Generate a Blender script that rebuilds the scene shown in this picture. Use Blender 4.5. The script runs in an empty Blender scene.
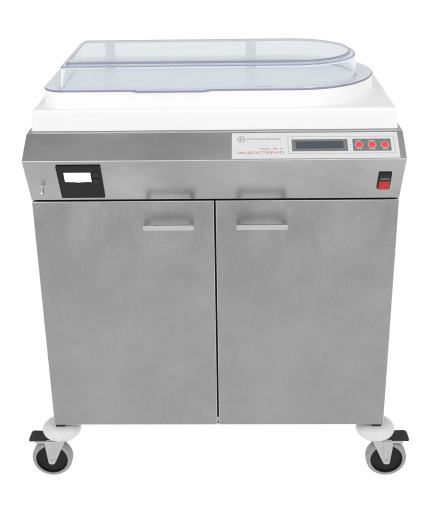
import bpy, bmesh, math
from mathutils import Vector, Matrix

scene = bpy.context.scene
COL = scene.collection
G = 0.1635                     # height of the cabinet's lower edge above the floor
PI = math.pi

# ------------------------------------------------------------------ materials
def new_mat(name):
    m = bpy.data.materials.new(name)
    m.use_nodes = True
    nt = m.node_tree
    return m, nt, nt.nodes["Principled BSDF"]

def noise(nt, scale, detail=3.0, stretch=(1, 1, 1), rough=0.5):
    tc = nt.nodes.new("ShaderNodeTexCoord")
    mp = nt.nodes.new("ShaderNodeMapping")
    mp.inputs["Scale"].default_value = stretch
    n = nt.nodes.new("ShaderNodeTexNoise")
    n.inputs["Scale"].default_value = scale
    n.inputs["Detail"].default_value = detail
    n.inputs["Roughness"].default_value = rough
    nt.links.new(tc.outputs["Object"], mp.inputs["Vector"])
    nt.links.new(mp.outputs["Vector"], n.inputs["Vector"])
    return n

def ramp(nt, src, stops):
    r = nt.nodes.new("ShaderNodeValToRGB")
    e = r.color_ramp.elements
    while len(e) < len(stops):
        e.new(0.5)
    for el, (p, c) in zip(e, stops):
        el.position = p
        el.color = (c[0], c[1], c[2], 1) if isinstance(c, tuple) else (c, c, c, 1)
    nt.links.new(src, r.inputs["Fac"])
    return r

def mixrgb(nt, a, b, fac=1.0, mode="MULTIPLY"):
    x = nt.nodes.new("ShaderNodeMix")
    x.data_type = "RGBA"
    x.blend_type = mode
    x.inputs[0].default_value = fac
    nt.links.new(a, x.inputs[6])
    nt.links.new(b, x.inputs[7])
    return x.outputs[2]

def bump(nt, bsdf, src, strength, dist):
    b = nt.nodes.new("ShaderNodeBump")
    b.inputs["Strength"].default_value = strength
    b.inputs["Distance"].default_value = dist
    nt.links.new(src, b.inputs["Height"])
    nt.links.new(b.outputs["Normal"], bsdf.inputs["Normal"])

def steel(name, base, r0, r1, blotch=0.08, grain=0.05, stretch=(1, 1, 1), bstr=0.12):
    """stainless sheet: wiped, slightly uneven, fine grain"""
    m, nt, b = new_mat(name)
    b.inputs["Metallic"].default_value = 1.0
    big = noise(nt, 7.0, 5.0, stretch, 0.6)
    c1 = ramp(nt, big.outputs["Fac"], [(0.30, base * (1 - blotch)), (0.72, base * (1 + blotch))])
    fine = noise(nt, 420.0, 2.0, (1, 1, 0.6))
    c2 = ramp(nt, fine.outputs["Fac"], [(0.25, 1 - grain), (0.75, 1.0)])
    nt.links.new(mixrgb(nt, c1.outputs["Color"], c2.outputs["Color"]), b.inputs["Base Color"])
    wipe = noise(nt, 11.0, 6.0, (1.0, 1.0, 2.2), 0.65)
    rr = ramp(nt, wipe.outputs["Fac"], [(0.3, r0), (0.75, r1)])
    nt.links.new(rr.outputs["Color"], b.inputs["Roughness"])
    wav = noise(nt, 9.0, 2.0, (1, 1, 1.4), 0.4)
    bump(nt, b, wav.outputs["Fac"], bstr, 0.01)
    return m

def plain(name, col, rough, metal=0.0, spec=0.5, var=0.04, vs=60.0, bs=0.0):
    m, nt, b = new_mat(name)
    n = noise(nt, vs, 4.0)
    c = ramp(nt, n.outputs["Fac"], [(0.3, tuple(x * (1 - var) for x in col)), (0.7, tuple(min(1, x * (1 + var)) for x in col))])
    nt.links.new(c.outputs["Color"], b.inputs["Base Color"])
    b.inputs["Roughness"].default_value = rough
    b.inputs["Metallic"].default_value = metal
    b.inputs["Specular IOR Level"].default_value = spec
    if bs:
        bump(nt, b, n.outputs["Fac"], bs, 0.001)
    return m

M_DOOR = steel("door_steel", 0.356, 0.38, 0.52, 0.05, 0.10, (1, 1, 1), 0.07)
def smudges(m):
    """hand smears and wiped film left on the upper part of the sheet"""
    nt = m.node_tree; b = nt.nodes["Principled BSDF"]
    src = b.inputs["Base Color"].links[0].from_socket
    n1 = noise(nt, 4.0, 6.0, (1.15, 1, 0.75), 0.6)
    st = ramp(nt, n1.outputs["Fac"], [(0.34, 0.74), (0.50, 0.97), (0.66, 1.16)])
    n2 = noise(nt, 520.0, 2.0, (1, 1, 0.7))
    gr = ramp(nt, n2.outputs["Fac"], [(0.3, 0.93), (0.7, 1.05)])
    n4 = noise(nt, 30.0, 4.0, (5.0, 1, 0.22), 0.6)
    sk = ramp(nt, n4.outputs["Fac"], [(0.35, 0.992), (0.65, 1.008)])
    src = mixrgb(nt, src, sk.outputs["Color"])
    n5 = noise(nt, 95.0, 1.0, (1.0, 1, 0.8))
    spk = ramp(nt, n5.outputs["Fac"], [(0.715, 1.0), (0.75, 1.16)])
    film = mixrgb(nt, st.outputs["Color"], gr.outputs["Color"])
    film = mixrgb(nt, film, spk.outputs["Color"])
    tc = nt.nodes.new("ShaderNodeTexCoord"); sp = nt.nodes.new("ShaderNodeSeparateXYZ")
    nt.links.new(tc.outputs["Object"], sp.inputs[0])
    n3 = noise(nt, 3.0, 3.0)
    ad = nt.nodes.new("ShaderNodeMath"); ad.operation = "MULTIPLY_ADD"; ad.inputs[1].default_value = 0.35
    nt.links.new(n3.outputs["Fac"], ad.inputs[0]); nt.links.new(sp.outputs["Z"], ad.inputs[2])
    mask = ramp(nt, ad.outputs[0], [(0.16, 0.12), (0.42, 1.0)])
    x = nt.nodes.new("ShaderNodeMix"); x.data_type = "RGBA"; x.blend_type = "MULTIPLY"
    nt.links.new(mask.outputs["Color"], x.inputs[0]); nt.links.new(src, x.inputs[6]); nt.links.new(film, x.inputs[7])
    nt.links.new(x.outputs[2], b.inputs["Base Color"])
smudges(M_DOOR)
M_HOOD = steel("hood_steel", 0.40, 0.17, 0.32, 0.20, 0.012, (0.45, 0.7, 0.7), 0.09)  # blotch: wipe marks plus broad apron and lip reflections painted into the colour
M_BAR = steel("handle_steel", 0.52, 0.22, 0.34, 0.04, 0.03, (1, 1, 1), 0.03)
M_EDGE = plain("edge_highlight_steel", (0.60, 0.60, 0.60), 0.3, 1.0, var=0.12, vs=50)  # lighter steel for bevels: edge highlights painted into the colour
M_ZINC = plain("zinc_bracket", (0.50, 0.50, 0.50), 0.38, 1.0, var=0.05, vs=80)
M_CHROME = plain("bright_metal", (0.62, 0.61, 0.59), 0.16, 1.0, var=0.03)
M_WHITE = plain("white_moulded_plastic", (0.80, 0.80, 0.802), 0.25, var=0.006, vs=18)
M_COVER = plain("white_bumper_plastic", (0.66, 0.66, 0.655), 0.22, var=0.01, vs=30)
M_PANEL = plain("panel_film", (0.66, 0.662, 0.665), 0.42, var=0.01, vs=40)
M_PGREY = plain("panel_grey_print", (0.17, 0.17, 0.172), 0.4, var=0.03)
M_PLINE = plain("panel_line_print", (0.42, 0.42, 0.43), 0.45, var=0.02)
M_TXT = plain("panel_text_print", (0.25, 0.25, 0.27), 0.45, var=0.02)
M_WTXT = plain("panel_white_print", (0.8, 0.8, 0.8), 0.45, var=0.01)
M_RTXT = plain("panel_red_print", (0.62, 0.10, 0.12), 0.45, var=0.03)
M_BTN = plain("red_button_film", (0.72, 0.055, 0.065), 0.38, var=0.04)
M_BTNR = plain("button_rim", (0.75, 0.50, 0.50), 0.4, var=0.02)
M_LCD = plain("dark_lcd", (0.055, 0.068, 0.085), 0.18, var=0.08, vs=30)
M_BLACK = plain("black_plastic", (0.014, 0.014, 0.014), 0.48, var=0.10, vs=140, bs=0.1, spec=0.3)
M_PRN = plain("printer_plastic", (0.013, 0.013, 0.0135), 0.55, var=0.08, vs=300, bs=0.15, spec=0.22)
M_SLOT = plain("dark_recess", (0.008, 0.008, 0.008), 0.7, spec=0.2)
M_PAPER = plain("thermal_paper", (0.88, 0.88, 0.88), 0.7, var=0.01, spec=0.2)
M_RED = plain("red_rocker", (0.42, 0.010, 0.007), 0.12, var=0.35, vs=150)
M_TYRE = plain("pale_grey_rubber_tyre", (0.30, 0.30, 0.297), 0.55, var=0.06, vs=90, bs=0.1)
M_HUB = plain("black_wheel_centre", (0.007, 0.007, 0.007), 0.45, var=0.15, vs=60, spec=0.25)
M_GAPSHADE = plain("gap_shade_black", (0.010, 0.010, 0.010), 0.8, spec=0.2)  # near-black that paints the shade in the door gaps
M_GREY = plain("plain_grey_plastic", (0.42, 0.43, 0.44), 0.4)
M_HINGE = plain("grey_hinge_plastic", (0.66, 0.67, 0.67), 0.4, var=0.03)

def clear_plastic():
    m, nt, b = new_mat("clear_lid_plastic")
    b.inputs["Base Color"].default_value = (0.956, 0.981, 1.0, 1)
    b.inputs["Roughness"].default_value = 0.0
    b.inputs["IOR"].default_value = 1.46
    b.inputs["Transmission Weight"].default_value = 0.88
    va = nt.nodes.new("ShaderNodeVolumeAbsorption")
    va.inputs["Color"].default_value = (0.44, 0.56, 0.70, 1)
    va.inputs["Density"].default_value = 11.0
    nt.links.new(va.outputs["Volume"], nt.nodes["Material Output"].inputs["Volume"])
    return m
M_CLEAR = clear_plastic()
def lid_edge():
    # cut and sharply formed edges of the sheet: slightly matt and violet
    m, nt, b = new_mat("violet_sheet_edge")
    b.inputs["Base Color"].default_value = (0.27, 0.285, 0.44, 1)
    b.inputs["Roughness"].default_value = 0.35
    b.inputs["IOR"].default_value = 1.46
    b.inputs["Transmission Weight"].default_value = 0.35
    return m
M_LEDGE = lid_edge()
LID_EDGES = (13, 14, 15, 22, 26)      # flange rim, shoulder and riser rings of the lid

def floor_mat():
    # translucent sheet added so the world below lights the floor white, without shadows
    m, nt, b = new_mat("world_backlit_sheet")
    out = nt.nodes["Material Output"]
    tr = nt.nodes.new("ShaderNodeBsdfTranslucent")
    n = noise(nt, 3.0, 2.0)
    c = ramp(nt, n.outputs["Fac"], [(0.3, 0.955), (0.7, 0.965)])
    nt.links.new(c.outputs["Color"], tr.inputs["Color"])
    nt.links.new(tr.outputs["BSDF"], out.inputs["Surface"])
    nt.nodes.remove(b)
    return m
M_FLOOR = floor_mat()

# ------------------------------------------------------------------ mesh helpers
class MB:
    def __init__(s):
        s.bm = bmesh.new()

    def poly_prism(s, pts, axis_vec, bevel=0.0, seg=2):
        """extrude a closed planar polygon (3D points) along axis_vec"""
        vs = [s.bm.verts.new(p) for p in pts]
        ws = [s.bm.verts.new(Vector(p) + Vector(axis_vec)) for p in pts]
        n = len(vs)
        fs = [s.bm.faces.new(vs), s.bm.faces.new(list(reversed(ws)))]
        for i in range(n):
            j = (i + 1) % n
            fs.append(s.bm.faces.new((vs[j], vs[i], ws[i], ws[j])))
        bmesh.ops.recalc_face_normals(s.bm, faces=fs)
        if bevel > 0:
            es = list({e for f in fs for e in f.edges})
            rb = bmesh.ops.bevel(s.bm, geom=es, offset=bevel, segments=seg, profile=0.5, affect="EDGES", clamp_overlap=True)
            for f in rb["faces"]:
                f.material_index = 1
        return s

    def box(s, x0, x1, y0, y1, z0, z1, bevel=0.0, seg=2):
        return s.poly_prism([(x0, y0, z0), (x1, y0, z0), (x1, y1, z0), (x0, y1, z0)], (0, 0, z1 - z0), bevel, seg)

    def loft(s, loops, cap0=True, cap1=True, closed=False):
        L = [[s.bm.verts.new(p) for p in lp] for lp in loops]
        n = len(L[0])
        fs = []
        pairs = list(zip(L[:-1], L[1:])) + ([(L[-1], L[0])] if closed else [])
        for a, b in pairs:
            for i in range(n):
                j = (i + 1) % n
                fs.append(s.bm.faces.new((a[i], a[j], b[j], b[i])))
        if not closed:
            if cap0: fs.append(s.bm.faces.new(list(reversed(L[0]))))
            if cap1: fs.append(s.bm.faces.new(L[-1]))
        bmesh.ops.recalc_face_normals(s.bm, faces=fs)
        return s

    def lathe(s, c, axis, prof, n=48, closed=False, cap0=True, cap1=True):
        """prof: list of (distance along axis, radius)"""
        a = Vector(axis).normalized()
        t = Vector((0, 0, 1)) if abs(a.z) < 0.9 else Vector((1, 0, 0))
        u = a.cross(t).normalized(); v = a.cross(u)
        loops = []
        for d, r in prof:
            r = max(r, 1e-5)
            loops.append([Vector(c) + a * d + (u * math.cos(2 * PI * k / n) + v * math.sin(2 * PI * k / n)) * r for k in range(n)])
        return s.loft(loops, cap0, cap1, closed)

    def build(s, name, mat, parent=None, smooth=35, G_=G, edge=None):
        bmesh.ops.translate(s.bm, verts=s.bm.verts, vec=(0, 0, G_))
        lo = Vector([min(v.co[i] for v in s.bm.verts) for i in range(3)])
        hi = Vector([max(v.co[i] for v in s.bm.verts) for i in range(3)])
        c = (lo + hi) / 2
        bmesh.ops.translate(s.bm, verts=s.bm.verts, vec=-c)
        me = bpy.data.meshes.new(name)
        s.bm.to_mesh(me); s.bm.free()
        if edge is None:
            for p_ in me.polygons: p_.material_index = 0
        me.materials.append(mat)
        if edge is not None: me.materials.append(edge)
        if smooth:
            me.shade_smooth()
            me.set_sharp_from_angle(angle=math.radians(smooth))
        o = bpy.data.objects.new(name, me)
        COL.objects.link(o)
        if smooth:
            wn = o.modifiers.new("weighted_normals", "WEIGHTED_NORMAL")
            wn.mode = "FACE_AREA"; wn.weight = 50; wn.keep_sharp = True
        place(o, c, parent)
        return o

WORLD = {}
def place(o, c, parent):
    WORLD[o] = Vector(c)
    if parent is not None:
        o.parent = parent
        o.location = Vector(c) - WORLD[parent]
    else:
        o.location = c

class Frame:
    """a tilted plane: u along X, v up the plane, w out of it"""
    def __init__(s, y0, z0, y1, z1, flip):
        e = Vector((0, y1 - y0, z1 - z0)); s.L = e.length; s.e = e.normalized()
        s.n = Vector((0, -s.e.z, s.e.y))
        s.o = Vector((0, y0, z0))
    def p(s, u, v, w=0.0):
        return s.o + Vector((u, 0, 0)) + s.e * v + s.n * w
    def slab(s, u0, u1, v0, v1, w0, w1, bevel=0.0, seg=2, mb=None):
        mb = mb or MB()
        return mb.poly_prism([s.p(u0, v0, w0), s.p(u1, v0, w0), s.p(u1, v1, w0), s.p(u0, v1, w0)], s.n * (w1 - w0), bevel, seg)
    def rslab(s, u0, u1, v0, v1, w0, w1, r, mb=None, k=5):
        mb = mb or MB()
        pts = []
        for cu, cv, a0 in ((u1 - r, v1 - r, 0), (u0 + r, v1 - r, 90), (u0 + r, v0 + r, 180), (u1 - r, v0 + r, 270)):
            for i in range(k + 1):
                a = math.radians(a0 + 90 * i / k)
                pts.append(s.p(cu + r * math.cos(a), cv + r * math.sin(a), w0))
        return mb.poly_prism(pts, s.n * (w1 - w0))
    def matrix(s, u, v, w):
        m = Matrix.Identity(4)
        m.col[0][:3] = (1, 0, 0); m.col[1][:3] = s.e; m.col[2][:3] = s.n
        m.col[3][:3] = s.p(u, v, w)
        return m

SLOPE = Frame(-0.0536, 0.6878, 0.0158, 0.7288, 1)
LIP = Frame(0.0, 0.5833, -0.0536, 0.6878, 1)

def text_part(name, txt, frame, u0, u1, v0, v1, w, mat, parent, bold=0.0):
    """lettering fitted into the rectangle u0..u1, v0..v1 of a frame"""
    cu = bpy.data.curves.new("lettering_curve", "FONT")
    cu.body = txt; cu.size = 1.0; cu.extrude = 0.0; cu.offset = bold
    cu.resolution_u = 4
    tmp = bpy.data.objects.new("lettering_tmp", cu)
    COL.objects.link(tmp)
    dg = bpy.context.evaluated_depsgraph_get(); dg.update()
    me = bpy.data.meshes.new_from_object(tmp.evaluated_get(dg))
    bpy.data.objects.remove(tmp); bpy.data.curves.remove(cu)
    xs = [v.co.x for v in me.vertices]; ys = [v.co.y for v in me.vertices]
    x0, x1, y0, y1 = min(xs), max(xs), min(ys), max(ys)
    mb = MB()
    mb.bm.from_mesh(me); bpy.data.meshes.remove(me)
    for v in mb.bm.verts:
        a = u0 + (v.co.x - x0) / (x1 - x0) * (u1 - u0)
        b = v0 + (v.co.y - y0) / (y1 - y0) * (v1 - v0)
        v.co = frame.p(a, b, w)
    ext = bmesh.ops.extrude_face_region(mb.bm, geom=list(mb.bm.faces))
    nv = [g for g in ext["geom"] if isinstance(g, bmesh.types.BMVert)]
    bmesh.ops.translate(mb.bm, verts=nv, vec=frame.n * 0.00012)
    bmesh.ops.recalc_face_normals(mb.bm, faces=mb.bm.faces)
    return mb.build(name, mat, parent, smooth=0)

# ------------------------------------------------------------------ setting
fl = MB()
fl.poly_prism([(-25, -12, 0), (25, -12, 0), (25, 40, 0), (-25, 40, 0)], (0, 0, -0.004))
bm = bmesh.new()
vs = [bm.verts.new(p) for p in ((-25, -12, 0), (25, -12, 0), (25, 40, 0), (-25, 40, 0))]
bm.faces.new(vs)
me = bpy.data.meshes.new("floor"); bm.to_mesh(me); bm.free(); fl.bm.free()
me.materials.append(M_FLOOR)
floor = bpy.data.objects.new("floor", me); COL.objects.link(floor)
floor["kind"] = "structure"

# ------------------------------------------------------------------ the cabinet
root = bpy.data.objects.new("drying_cabinet", None)
COL.objects.link(root)
place(root, (0, 0.2, 0), None)
root["label"] = "stainless steel two-door medical cabinet on casters with white top and clear lid"
root["category"] = "cabinet"

# carcass: sides, back, top, bottom; dark strips stand in for shade in the door gaps
body = MB()
body.box(-0.3985, 0.3985, 0.0225, 0.44, 0.001, 0.5825, 0.001)
body.build("body", M_DOOR, root)
gap_strips = MB()
for x0, x1, z0, z1 in ((-0.397, 0.397, 0.555, 0.5815), (-0.397, 0.397, 0.003, 0.03), (-0.397, -0.37, 0.0301, 0.5549), (0.37, 0.397, 0.0301, 0.5549), (-0.03, 0.03, 0.0301, 0.5549)):
    gap_strips.box(x0, x1, 0.0205, 0.0222, z0, z1)
gap_strips.box(-0.0014, 0.0014, 0.0045, 0.0204, 0.0005, 0.5785)
gap_strips.build("door_gap_shade", M_GAPSHADE, root, smooth=0)
lk = MB(); lk.box(-0.0016, 0.0016, 0.0014, 0.0044, 0.010, 0.022, 0.0004)
lk.build("catch", M_ZINC, root)

def handle(x0, x1, door):
    h = MB()
    # square-section U: two legs welded to the door and a bar with mitred look
    z0, z1 = 0.5243, 0.5357
    h.box(x0, x1, -0.036, -0.0295, z0, z1, 0.0011)
    h.box(x0 + 0.0004, x0 + 0.0102, -0.0297, 0.0004, z0 + 0.0004, z1 - 0.0004, 0.0009)
    h.box(x1 - 0.0102, x1 - 0.0004, -0.0297, 0.0004, z0 + 0.0004, z1 - 0.0004, 0.0009)
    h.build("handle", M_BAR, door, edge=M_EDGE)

for x0, x1, hx in ((-0.4, -0.0019, (-0.1553, -0.0455)), (0.0019, 0.4, (0.0470, 0.1575))):
    d = MB()
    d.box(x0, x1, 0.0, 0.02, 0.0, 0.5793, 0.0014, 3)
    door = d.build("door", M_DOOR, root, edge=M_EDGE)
    handle(hx[0], hx[1], door)

# hood: the folded control housing above the doors
hd = MB()
crown = []
for k in range(9):
    q = SLOPE.p(0, SLOPE.L * k / 8, 0.0010 * (1 - (k / 4 - 1) ** 2))
    crown.append((q.y, q.z))
prof = [(0.0, 0.5833)] + crown + [(0.44, 0.7288), (0.44, 0.5833)]
hd.poly_prism([(-0.4, y, z) for y, z in prof], (0.8, 0, 0))
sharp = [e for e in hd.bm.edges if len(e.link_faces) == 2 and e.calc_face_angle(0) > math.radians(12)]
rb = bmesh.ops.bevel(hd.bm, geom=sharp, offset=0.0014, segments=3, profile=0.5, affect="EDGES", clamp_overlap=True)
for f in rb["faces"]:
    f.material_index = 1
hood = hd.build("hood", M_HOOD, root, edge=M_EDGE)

# --- control panel (printed film on the slope)
panel = SLOPE.rslab(0.0384, 0.3866, 0.0030, 0.0748, 0.0002, 0.0014, 0.0016)
panel = panel.build("control_panel", M_PANEL, root, smooth=0)
W1 = 0.0015
def outline(frame, u0, u1, v0, v1, t, w, mb=None):
    mb = mb or MB()
    frame.slab(u0, u1, v0, v0 + t, w, w + 0.00012, mb=mb)
    frame.slab(u0, u1, v1 - t, v1, w, w + 0.00012, mb=mb)
    frame.slab(u0, u0 + t, v0 + t, v1 - t, w, w + 0.00012, mb=mb)
    frame.slab(u1 - t, u1, v0 + t, v1 - t, w, w + 0.00012, mb=mb)
    return mb
outline(SLOPE, 0.1558, 0.3782, 0.0152, 0.0636, 0.0009, W1).build("border_line", M_PLINE, panel, smooth=0)
disp = SLOPE.rslab(0.1640, 0.2803, 0.0222, 0.0554, W1, W1 + 0.0004, 0.0006).build("display", M_PGREY, panel, smooth=0)
SLOPE.slab(0.1726, 0.2713, 0.0294, 0.0490, W1 + 0.0006, W1 + 0.0009).build("screen", M_LCD, panel, smooth=0)
SLOPE.rslab(0.2912, 0.3704, 0.0221, 0.0556, W1, W1 + 0.0004, 0.0006).build("keypad", M_PGREY, panel, smooth=0)
MB().lathe(SLOPE.p(0.2866, 0.0392, 0.0012), SLOPE.n, [(0, 0.0016), (0.0006, 0.0016), (0.0009, 0.0011)], 20).build("sensor_dot", M_PLINE, panel)
for u in (0.3040, 0.3312, 0.3581):
    MB().lathe(SLOPE.p(u, 0.0385, W1 + 0.0002), SLOPE.n, [(0, 0.0088), (0.0005, 0.0088)], 40).build("button_rim", M_BTNR, panel)
    MB().lathe(SLOPE.p(u, 0.0385, W1 + 0.0004), SLOPE.n, [(0, 0.0074), (0.0008, 0.0074), (0.0014, 0.0064), (0.0016, 0.0045)], 40).build("button", M_BTN, panel)
WK = W1 + 0.0005
for txt, u0, u1, v0 in (("ПУСК", 0.2978, 0.3085, 0.0487), ("РЕЖИМ", 0.3235, 0.3382, 0.0485),
                        ("СТОП", 0.2983, 0.3092, 0.0253), ("ВЫБОР", 0.3244, 0.3384, 0.0251), ("ВВОД", 0.3533, 0.3633, 0.0250)):
    text_part("key_lettering", txt, SLOPE, u0, u1, v0, v0 + 0.0032, WK, M_WTXT, panel, 0.012)
text_part("model_lettering", "КАДС - 80 - 01", SLOPE, 0.0968, 0.1449, 0.0268, 0.0322, W1, M_TXT, panel)
text_part("name_lettering", "ЭНДОСТЕРИЛ", SLOPE, 0.0502, 0.1456, 0.0147, 0.0220, W1, M_RTXT, panel)
text_part("maker_lettering", "ООО \"ЭЛЕКТРОМЕХАНИКА\"", SLOPE, 0.0706, 0.1427, 0.0550, 0.0597, W1, M_TXT, panel)
# hexagonal emblem
em = MB()
def hexa(r, w):
    return [SLOPE.p(0.0587 + r * math.cos(k * PI / 3), 0.0570 + r * 1.08 * math.sin(k * PI / 3), w) for k in range(6)]
em.loft([hexa(0.0086, W1), hexa(0.0086, W1 + 0.00015), hexa(0.0071, W1 + 0.00015), hexa(0.0071, W1)], closed=True)
em = em.build("emblem", M_TXT, panel, smooth=0)
text_part("emblem_letter", "Р", SLOPE, 0.0563, 0.0612, 0.0530, 0.0608, W1, M_TXT, panel)

# --- strip printer on the lip
pr = LIP.slab(-0.3309, -0.2371, 0.0102, 0.1052, 0.0002, 0.0042, 0.0009)
prn = pr.build("printer", M_PRN, root)
LIP.slab(-0.3170, -0.2584, 0.0580, 0.0894, 0.0042, 0.00445).build("paper_slot", M_SLOT, prn, smooth=0)
pp = MB()                       # paper with a torn lower edge, curling out a little
N = 40
top, bot = [], []
for k in range(N + 1):
    t = k / N
    u = -0.3160 + t * (0.3160 - 0.2590)
    tear = 0.0008 * math.sin(t * 9.0 + 0.6) + 0.0006 * math.sin(t * 23) - 0.0012 * math.exp(-((t - 0.55) / 0.12) ** 2)
    top.append((u, 0.0889)); bot.append((u, 0.0612 + tear * 0.55))
rows = []
for r_ in range(5):
    f = r_ / 4
    rows.append([(a[0], a[1] + (b[1] - a[1]) * f, 0.0047 + 0.0022 * math.sin(f * PI * 0.9)) for a, b in zip(top, bot)])
vv = [[pp.bm.verts.new(LIP.p(*q)) for q in row] for row in rows]
for a, b in zip(vv[:-1], vv[1:]):
    for i in range(N):
        pp.bm.faces.new((a[i], b[i], b[i + 1], a[i + 1]))
bmesh.ops.recalc_face_normals(pp.bm, faces=pp.bm.faces)
bmesh.ops.solidify(pp.bm, geom=list(pp.bm.faces), thickness=0.0002)
pp.build("paper", M_PAPER, prn)
la = LIP.slab(-0.2556, -0.2428, 0.0737, 0.0885, 0.0042, 0.0058, 0.0006)
LIP.slab(-0.2556, -0.2428, 0.0552, 0.0701, 0.0042, 0.0062, 0.0006, mb=la)
la.build("latch", M_BLACK, prn)
LIP.slab(-0.2560, -0.2424, 0.0704, 0.0734, 0.00425, 0.0046).build("latch_slot", M_SLOT, prn, smooth=0)

# --- rocker switch
sw = MB()
LIP.slab(0.3465, 0.3742, 0.0320, 0.0780, 0.0002, 0.0040, 0.0012, mb=sw)
sw = sw.build("power_switch", M_BLACK, root)
def rocker(v0, v1, w0, w1, name, mat):
    mb = MB()
    pts = [LIP.p(0.3488, v0, 0.0042), LIP.p(0.3488, v1, 0.0042), LIP.p(0.3488, v1, w1), LIP.p(0.3488, v0, w0)]
    mb.poly_prism(pts, (0.0228, 0, 0), 0.0009)
    return mb.build(name, mat, sw)
rocker(0.0575, 0.0757, 0.0060, 0.0050, "rocker_half", M_BLACK)
rocker(0.0350, 0.0573, 0.0090, 0.0062, "red_rocker_half", M_RED)
mk = MB(); LIP.slab(0.3505, 0.3697, 0.0640, 0.0655, 0.0060, 0.0064, mb=mk)
mk.build("rocker_mark", M_GREY, sw, smooth=0)

# --- toggle on the left of the lip
tg = MB()
tp = LIP.p(-0.3672, 0.0452, 0.0)
tg.lathe(tp, LIP.n, [(0.0002, 0.0062), (0.0016, 0.0062), (0.0016, 0.0052), (0.0044, 0.0050), (0.0048, 0.0044)], 6)
tgl = tg.build("toggle_switch", M_CHROME, root)
tv = MB()
ax = (LIP.n * 1.0 - LIP.e * 0.45 + Vector((-0.08, 0, 0))).normalized()
tv.lathe(LIP.p(-0.3672, 0.0452, 0.0046), ax, [(-0.001, 0.0026), (0.005, 0.0030), (0.011, 0.0036), (0.0150, 0.0038), (0.0168, 0.0032), (0.0174, 0.0016)], 20)
tv.build("lever", M_CHROME, tgl)

# ------------------------------------------------------------------ white moulded top
def rect_loop(x0, x1, y0, y1, r, z, k=6):
    pts = []
    for cx, cy, a0 in ((x1 - r, y1 - r, 0), (x0 + r, y1 - r, 90), (x0 + r, y0 + r, 180), (x1 - r, y0 + r, 270)):
        for i in range(k + 1):
            a = math.radians(a0 + 90 * i / k)
            pts.append((cx + r * math.cos(a), cy + r * math.sin(a), z))
    return pts
tb = MB()
tb.loft([rect_loop(-0.3922, 0.3922, 0.0290, 0.438, 0.006, 0.7292),
         rect_loop(-0.3925, 0.3925, 0.0288, 0.438, 0.006, 0.7305),
         rect_loop(-0.3890, 0.3878, 0.0322, 0.436, 0.007, 0.7680),
         rect_loop(-0.3880, 0.3868, 0.0332, 0.435, 0.007, 0.7715),
         rect_loop(-0.3855, 0.3843, 0.0357, 0.433, 0.007, 0.7738),
         rect_loop(-0.3820, 0.3808, 0.0392, 0.430, 0.007, 0.7744)])
base = tb.build("white_base", M_WHITE, root, smooth=40)

def stad(xl, xr, yf, yb, rl, z, nf=60, ns=48, nc=8):
    """top outline: square-ish left end with small radius, half-round right end (counter-clockwise from front left)"""
    R = (yb - yf) / 2; cy = (yb + yf) / 2; cx = xr - R
    pts = []
    for i in range(nf):
        pts.append((xl + rl + (cx - xl - rl) * i / nf, yf, z))
    for i in range(ns):
        a = -PI / 2 + PI * i / ns
        pts.append((cx + R * math.cos(a), cy + R * math.sin(a), z))
    for i in range(nf):
        pts.append((cx + (xl + rl - cx) * i / nf, yb, z))
    for (ox, oy, a0) in ((xl + rl, yb - rl, PI / 2), (xl + rl, yf + rl, PI)):
        for i in range(nc):
            a = a0 + PI / 2 * i / nc
            pts.append((ox + rl * math.cos(a), oy + rl * math.sin(a), z))
    return pts
FX0, FX1, FY0, FY1, FR = -0.3680, 0.3585, 0.0470, 0.4050, 0.045
def fl_loop(d, z, r=None):
    return stad(FX0 + d, FX1 - d, FY0 + d, FY1 - d, max(0.012, FR - d), z)
ty = MB()   # tub: wall rising from the base to the lid flange, shallow tray inside
ty.loft([fl_loop(-0.0080, 0.7742), fl_loop(-0.0045, 0.7760), fl_loop(-0.0015, 0.7800), fl_loop(0.0010, 0.8060), fl_loop(0.0016, 0.8085),
         fl_loop(0.0030, 0.8092), fl_loop(0.0300, 0.8092), fl_loop(0.0460, 0.8088), fl_loop(0.0560, 0.8062), fl_loop(0.0750, 0.8030), fl_loop(0.0900, 0.8022)])
tub = ty.build("tray", M_WHITE, root, smooth=40)
for x0, x1, y, zz in ((0.092, 0.134, 0.082, 0.8090), (0.186, 0.216, 0.080, 0.8090)):  # grey strips painting the reflections seen through the lid's front wall
    MB().box(x0, x1, y, y + 0.007, zz - 0.004, zz + 0.0012, 0.0008).build("reflection_strip", M_GREY, tub)

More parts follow.
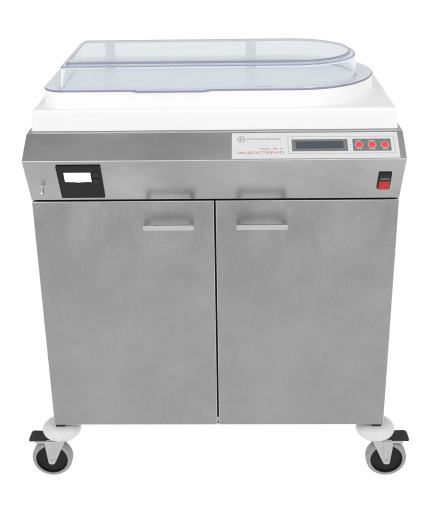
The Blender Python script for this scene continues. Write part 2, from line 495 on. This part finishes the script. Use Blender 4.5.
# ------------------------------------------------------------------ clear lid (one closed shell, 3 mm thick)
WX0, WX1, WY0, WY1, WR = -0.3300, 0.3200, 0.0525, 0.3480, 0.013
def wl(d, z):
    return stad(WX0 + d, WX1 - d, WY0 + d, WY1 - d, max(0.004, WR - d * 0.5), z)
def tabbed(lp):
    out = []
    for x, y, z in lp:
        if y < FY0 + 0.002:
            f = max(0.0, min(1.0, (x + 0.176) / 0.012)) * max(0.0, min(1.0, (-0.004 - x) / 0.012))
            y -= 0.0030 * f; z -= 0.0020 * f
        out.append((x, y, z))
    return out
T = 0.0030
z0 = 0.8097
ld = MB()
ld.loft([
    wl(T + 0.0190, 0.8650), wl(T + 0.0176, 0.8647), wl(T + 0.0170, 0.8639),             # inner side, top down
    wl(T + 0.0163, 0.8603), wl(T + 0.0156, 0.8596), wl(T + 0.0085, 0.8593), wl(T + 0.0062, 0.8586), wl(T + 0.0050, 0.8573), wl(T + 0.0046, 0.8555),
    wl(T + 0.0010, 0.8140), wl(T - 0.0015, 0.8105), wl(T - 0.0030, z0),
    fl_loop(0.0036, z0), tabbed(fl_loop(0.0008, z0)), tabbed(fl_loop(0.0, z0 + 0.0008)), tabbed(fl_loop(0.0, z0 + 0.0027)), tabbed(fl_loop(0.0007, z0 + 0.0034)), fl_loop(0.0030, z0 + 0.0034),
    wl(-0.0010, z0 + 0.0034), wl(-0.0004, z0 + 0.0044),
    wl(0.0010, 0.8170), wl(0.0045, 0.8575), wl(0.0049, 0.8597), wl(0.0060, 0.8613), wl(0.0085, 0.8624), wl(0.0156, 0.8626), wl(0.0163, 0.8635),
    wl(0.0169, 0.8669), wl(0.0176, 0.8677), wl(0.0190, 0.8680)])
ld.bm.faces.ensure_lookup_table()
NV = 60 + 48 + 60 + 16
for ring in LID_EDGES:
    for k in range(NV):
        ld.bm.faces[ring * NV + k].material_index = 1
lid = ld.build("clear_lid", M_CLEAR, root, smooth=50, edge=M_LEDGE)
for hx in (-0.257, 0.084):
    hg = MB()
    hg.box(hx - 0.012, hx + 0.012, 0.3535, 0.3580, 0.8195, 0.8600, 0.0012)
    hg.box(hx - 0.012, hx + 0.012, 0.3570, 0.4000, 0.8140, 0.8180, 0.0012)
    hg.lathe((hx - 0.014, 0.3590, 0.8185), (1, 0, 0), [(0, 0.0034), (0.028, 0.0034)], 20)
    h = hg.build("hinge", M_HINGE, root)
    for dz in (0.830, 0.852):
        MB().lathe((hx, 0.3578, dz), (0, 1, 0), [(0, 0.0026), (0.0012, 0.0024), (0.0018, 0.0014)], 16).build("screw", M_CHROME, h)

# ------------------------------------------------------------------ casters
def caster(sx, cy, fy, brake):
    """sx: side (-1/+1); cy: swivel centre; fy: +1 wheel face and brake forward"""
    X = lambda x: sx * x - (0.0022 if sx > 0 else 0.0)
    cx = -0.3890 if sx < 0 else 0.3855
    wx, wz, R = X(0.4190), -0.1135, 0.0500
    Y = lambda y: cy + fy * (y - 0.03)
    def bx(mb, xa, xb, ya, yb, za, zb, bev=0.0):
        xs = sorted((X(xa), X(xb))); ys = sorted((Y(ya), Y(yb)))
        return mb.box(xs[0], xs[1], ys[0], ys[1], za, zb, bev)
    # fork: two tapering cheeks joined under the swivel head, arm for the pedal
    fk = MB()
    out = [(0.4310, -0.0560), (0.4310, -0.0790), (0.4268, -0.1190), (0.4256, -0.1222), (0.4225, -0.1238), (0.4155, -0.1238), (0.4122, -0.1225),
           (0.4080, -0.1150), (0.4080, -0.0560)]
    gus = [(0.4080, -0.0560), (0.4080, -0.1150), (0.3930, -0.0820), (0.3840, -0.0640), (0.3840, -0.0560)]
    for ya, yb, dy in ((0.0085, 0.0110, 0.2), (0.0490, 0.0515, -0.2)):
        fk.poly_prism([(X(a), Y(ya), b) for a, b in out], (0, Y(yb) - Y(ya), 0), 0.0005, 1)
        fk.poly_prism([(X(a), Y(ya + (0.4080 - a) * dy), b) for a, b in gus], (0, Y(yb) - Y(ya), 0))
    bx(fk, 0.3880, 0.4280, 0.0110, 0.0490, -0.0560, -0.0530, 0.0010)
    if brake:
        bx(fk, 0.4285, 0.4570, 0.0088, 0.0470, -0.0615, -0.0550, 0.0016)
    fk.lathe((X(0.3880), Y(0.03), -0.0535), (0, 0, 1), [(0, 0.026), (0.012, 0.026), (0.014, 0.02)], 40)
    cst = fk.build("caster", M_ZINC, root)
    # bumper cover: flattened dome
    cv = MB()
    prof = []
    for i in range(15):
        a = -PI / 2 + PI * i / 14
        r = 0.0477 * (abs(math.cos(a)) ** 0.62)
        z = 0.0228 * math.sin(a) * (1.0 if a < 0 else 0.88)
        prof.append((z, max(r, 0.0005)))
    cv.lathe((cx, Y(0.03), -0.0278), (0, 0, 1), prof, 64)
    cv.build("bumper_cover", M_COVER, cst, smooth=60)
    mp = MB()
    bx(mp, 0.3760, 0.3985, 0.0045, 0.0500, -0.0080, -0.0002, 0.0008)
    mp.build("mount_plate", M_BLACK, cst)
    # tyre and wheel centre, axis along Y
    hw = 0.0150
    tr = MB()
    tr.lathe((wx, Y(0.03), wz), (0, 1, 0), [(-hw + 0.0005, 0.0395), (-hw, 0.0405), (-hw, 0.0445), (-hw + 0.0015, 0.0475), (-hw + 0.0050, 0.0495), (-0.004, R), (0.004, R),
                                          (hw - 0.0050, 0.0495), (hw - 0.0015, 0.0475), (hw, 0.0445), (hw, 0.0405), (hw - 0.0005, 0.0395)], 72, closed=True)
    tr.build("tyre", M_TYRE, cst, smooth=50)
    wh = MB()
    half = [(-hw - 0.0003, 0.0394), (-hw - 0.0003, 0.0370), (-hw + 0.0050, 0.0352), (-hw + 0.0058, 0.0330), (-hw + 0.0060, 0.0312), (-hw + 0.0068, 0.0305),
            (-hw + 0.0072, 0.0250), (-hw + 0.0074, 0.0130), (-hw + 0.0012, 0.0115), (-hw + 0.0008, 0.0060)]
    full = list(reversed(half)) + [(-d, r) for d, r in half]
    wh.lathe((wx, Y(0.03), wz), (0, 1, 0), full, 72)
    wh.build("wheel", M_HUB, cst, smooth=40)
    for sd in (-1, 1):
        ab = MB()
        ya = Y(0.0086) if sd < 0 else Y(0.0514)
        ab.lathe((wx, ya, wz), (0, sd * fy, 0), [(-0.001, 0.0042), (0.0016, 0.0042), (0.0018, 0.0030), (0.0030, 0.0028), (0.0036, 0.0018)], 6)
        ab.build("axle_bolt", M_ZINC, cst)
    # brake pedal: a black tongue sticking outward, turned down at its end
    if brake:
        pd = MB()
        prof2 = [(0.4250, -0.0580), (0.4480, -0.0590), (0.4580, -0.0600), (0.4680, -0.0610), (0.4720, -0.0585), (0.4705, -0.0510), (0.4670, -0.0450), (0.4610, -0.0425), (0.4480, -0.0430), (0.4250, -0.0440)]
        pd.poly_prism([(X(a), Y(0.0160), b) for a, b in prof2], (0, Y(0.040) - Y(0.016), 0), 0.0016, 2)
        pd.build("brake_pedal", M_BLACK, cst)

caster(-1, 0.030, 1, True); caster(1, 0.030, 1, True)
caster(-1, 0.385, -1, False); caster(1, 0.385, -1, False)

# ------------------------------------------------------------------ light
w = bpy.data.worlds.new("World"); scene.world = w; w.use_nodes = True
nt = w.node_tree; bg = nt.nodes["Background"]
tc = nt.nodes.new("ShaderNodeTexCoord"); sp = nt.nodes.new("ShaderNodeSeparateXYZ")
nt.links.new(tc.outputs["Generated"], sp.inputs[0])
mr = nt.nodes.new("ShaderNodeMapRange"); mr.inputs[1].default_value = -1; mr.inputs[2].default_value = 1
nt.links.new(sp.outputs["Z"], mr.inputs[0])
cr = nt.nodes.new("ShaderNodeValToRGB")
el = cr.color_ramp.elements
for p_, c_ in ((0.0, 1.0), (0.49, 1.0), (0.54, 0.84), (0.78, 0.82), (1.0, 0.76)):
    e = el[0] if p_ == 0.0 else (el[1] if p_ == 1.0 else el.new(p_))
    e.position = p_; e.color = (c_, c_, c_ * 1.005, 1)
nt.links.new(mr.outputs[0], cr.inputs[0])
# upper rear of the world darkened, added to grade the apron's reflection
up = nt.nodes.new("ShaderNodeMapRange"); up.inputs[1].default_value = 0.0; up.inputs[2].default_value = 0.35
nt.links.new(sp.outputs["Z"], up.inputs[0])
fb = nt.nodes.new("ShaderNodeMapRange"); fb.inputs[1].default_value = -0.25; fb.inputs[2].default_value = 0.35
fb.inputs[3].default_value = 1.03; fb.inputs[4].default_value = 0.68
nt.links.new(sp.outputs["Y"], fb.inputs[0])
mx = nt.nodes.new("ShaderNodeMix"); mx.data_type = "RGBA"; mx.blend_type = "MULTIPLY"
nt.links.new(up.outputs[0], mx.inputs[0]); nt.links.new(cr.outputs[0], mx.inputs[6]); nt.links.new(fb.outputs[0], mx.inputs[7])
nt.links.new(mx.outputs[2], bg.inputs["Color"])
bg.inputs["Strength"].default_value = 1.15

def softbox(loc, target, sx, sy, power):
    l = bpy.data.lights.new("softbox", "AREA"); l.shape = "RECTANGLE"; l.size = sx; l.size_y = sy; l.energy = power
    l.color = (1.0, 0.985, 0.97)
    o = bpy.data.objects.new("softbox", l); COL.objects.link(o)
    o.location = loc
    d = Vector(target) - Vector(loc)
    o.rotation_euler = d.to_track_quat("-Z", "Y").to_euler()
softbox((-1.3, -1.7, 2.3), (0, 0.1, 0.6), 0.7, 0.7, 11)
softbox((1.3, -1.7, 2.3), (0, 0.1, 0.6), 0.7, 0.7, 11)

# ------------------------------------------------------------------ camera
cx, cy, cz, yaw, pit, rol, f = (0.0482, -1.8412, 1.2533, -0.0244, 0.4122, -0.0153, 900)
fw = Vector((math.sin(yaw) * math.cos(pit), math.cos(yaw) * math.cos(pit), -math.sin(pit)))
r = Vector((math.cos(yaw), -math.sin(yaw), 0)); u = r.cross(fw)
r2 = r * math.cos(rol) + u * math.sin(rol); u2 = -r * math.sin(rol) + u * math.cos(rol)
cam = bpy.data.cameras.new("camera"); co = bpy.data.objects.new("camera", cam); COL.objects.link(co)
m = Matrix.Identity(4)
m.col[0][:3] = r2; m.col[1][:3] = u2; m.col[2][:3] = -fw; m.col[3][:3] = (cx, cy, cz + G)
co.matrix_world = m
cam.sensor_fit = "HORIZONTAL"; cam.sensor_width = 36; cam.lens = f / 434 * 36
cam.clip_start = 0.05; cam.clip_end = 200
scene.camera = co

scene.view_settings.view_transform = "Standard"; scene.view_settings.look = "None"
scene.view_settings.exposure = 0; scene.view_settings.gamma = 1
scene.cycles.max_bounces = 20; scene.cycles.transmission_bounces = 16; scene.cycles.glossy_bounces = 8; scene.cycles.diffuse_bounces = 8
scene.cycles.transparent_max_bounces = 16; scene.cycles.blur_glossy = 0.0
scene.cycles.use_denoising = True
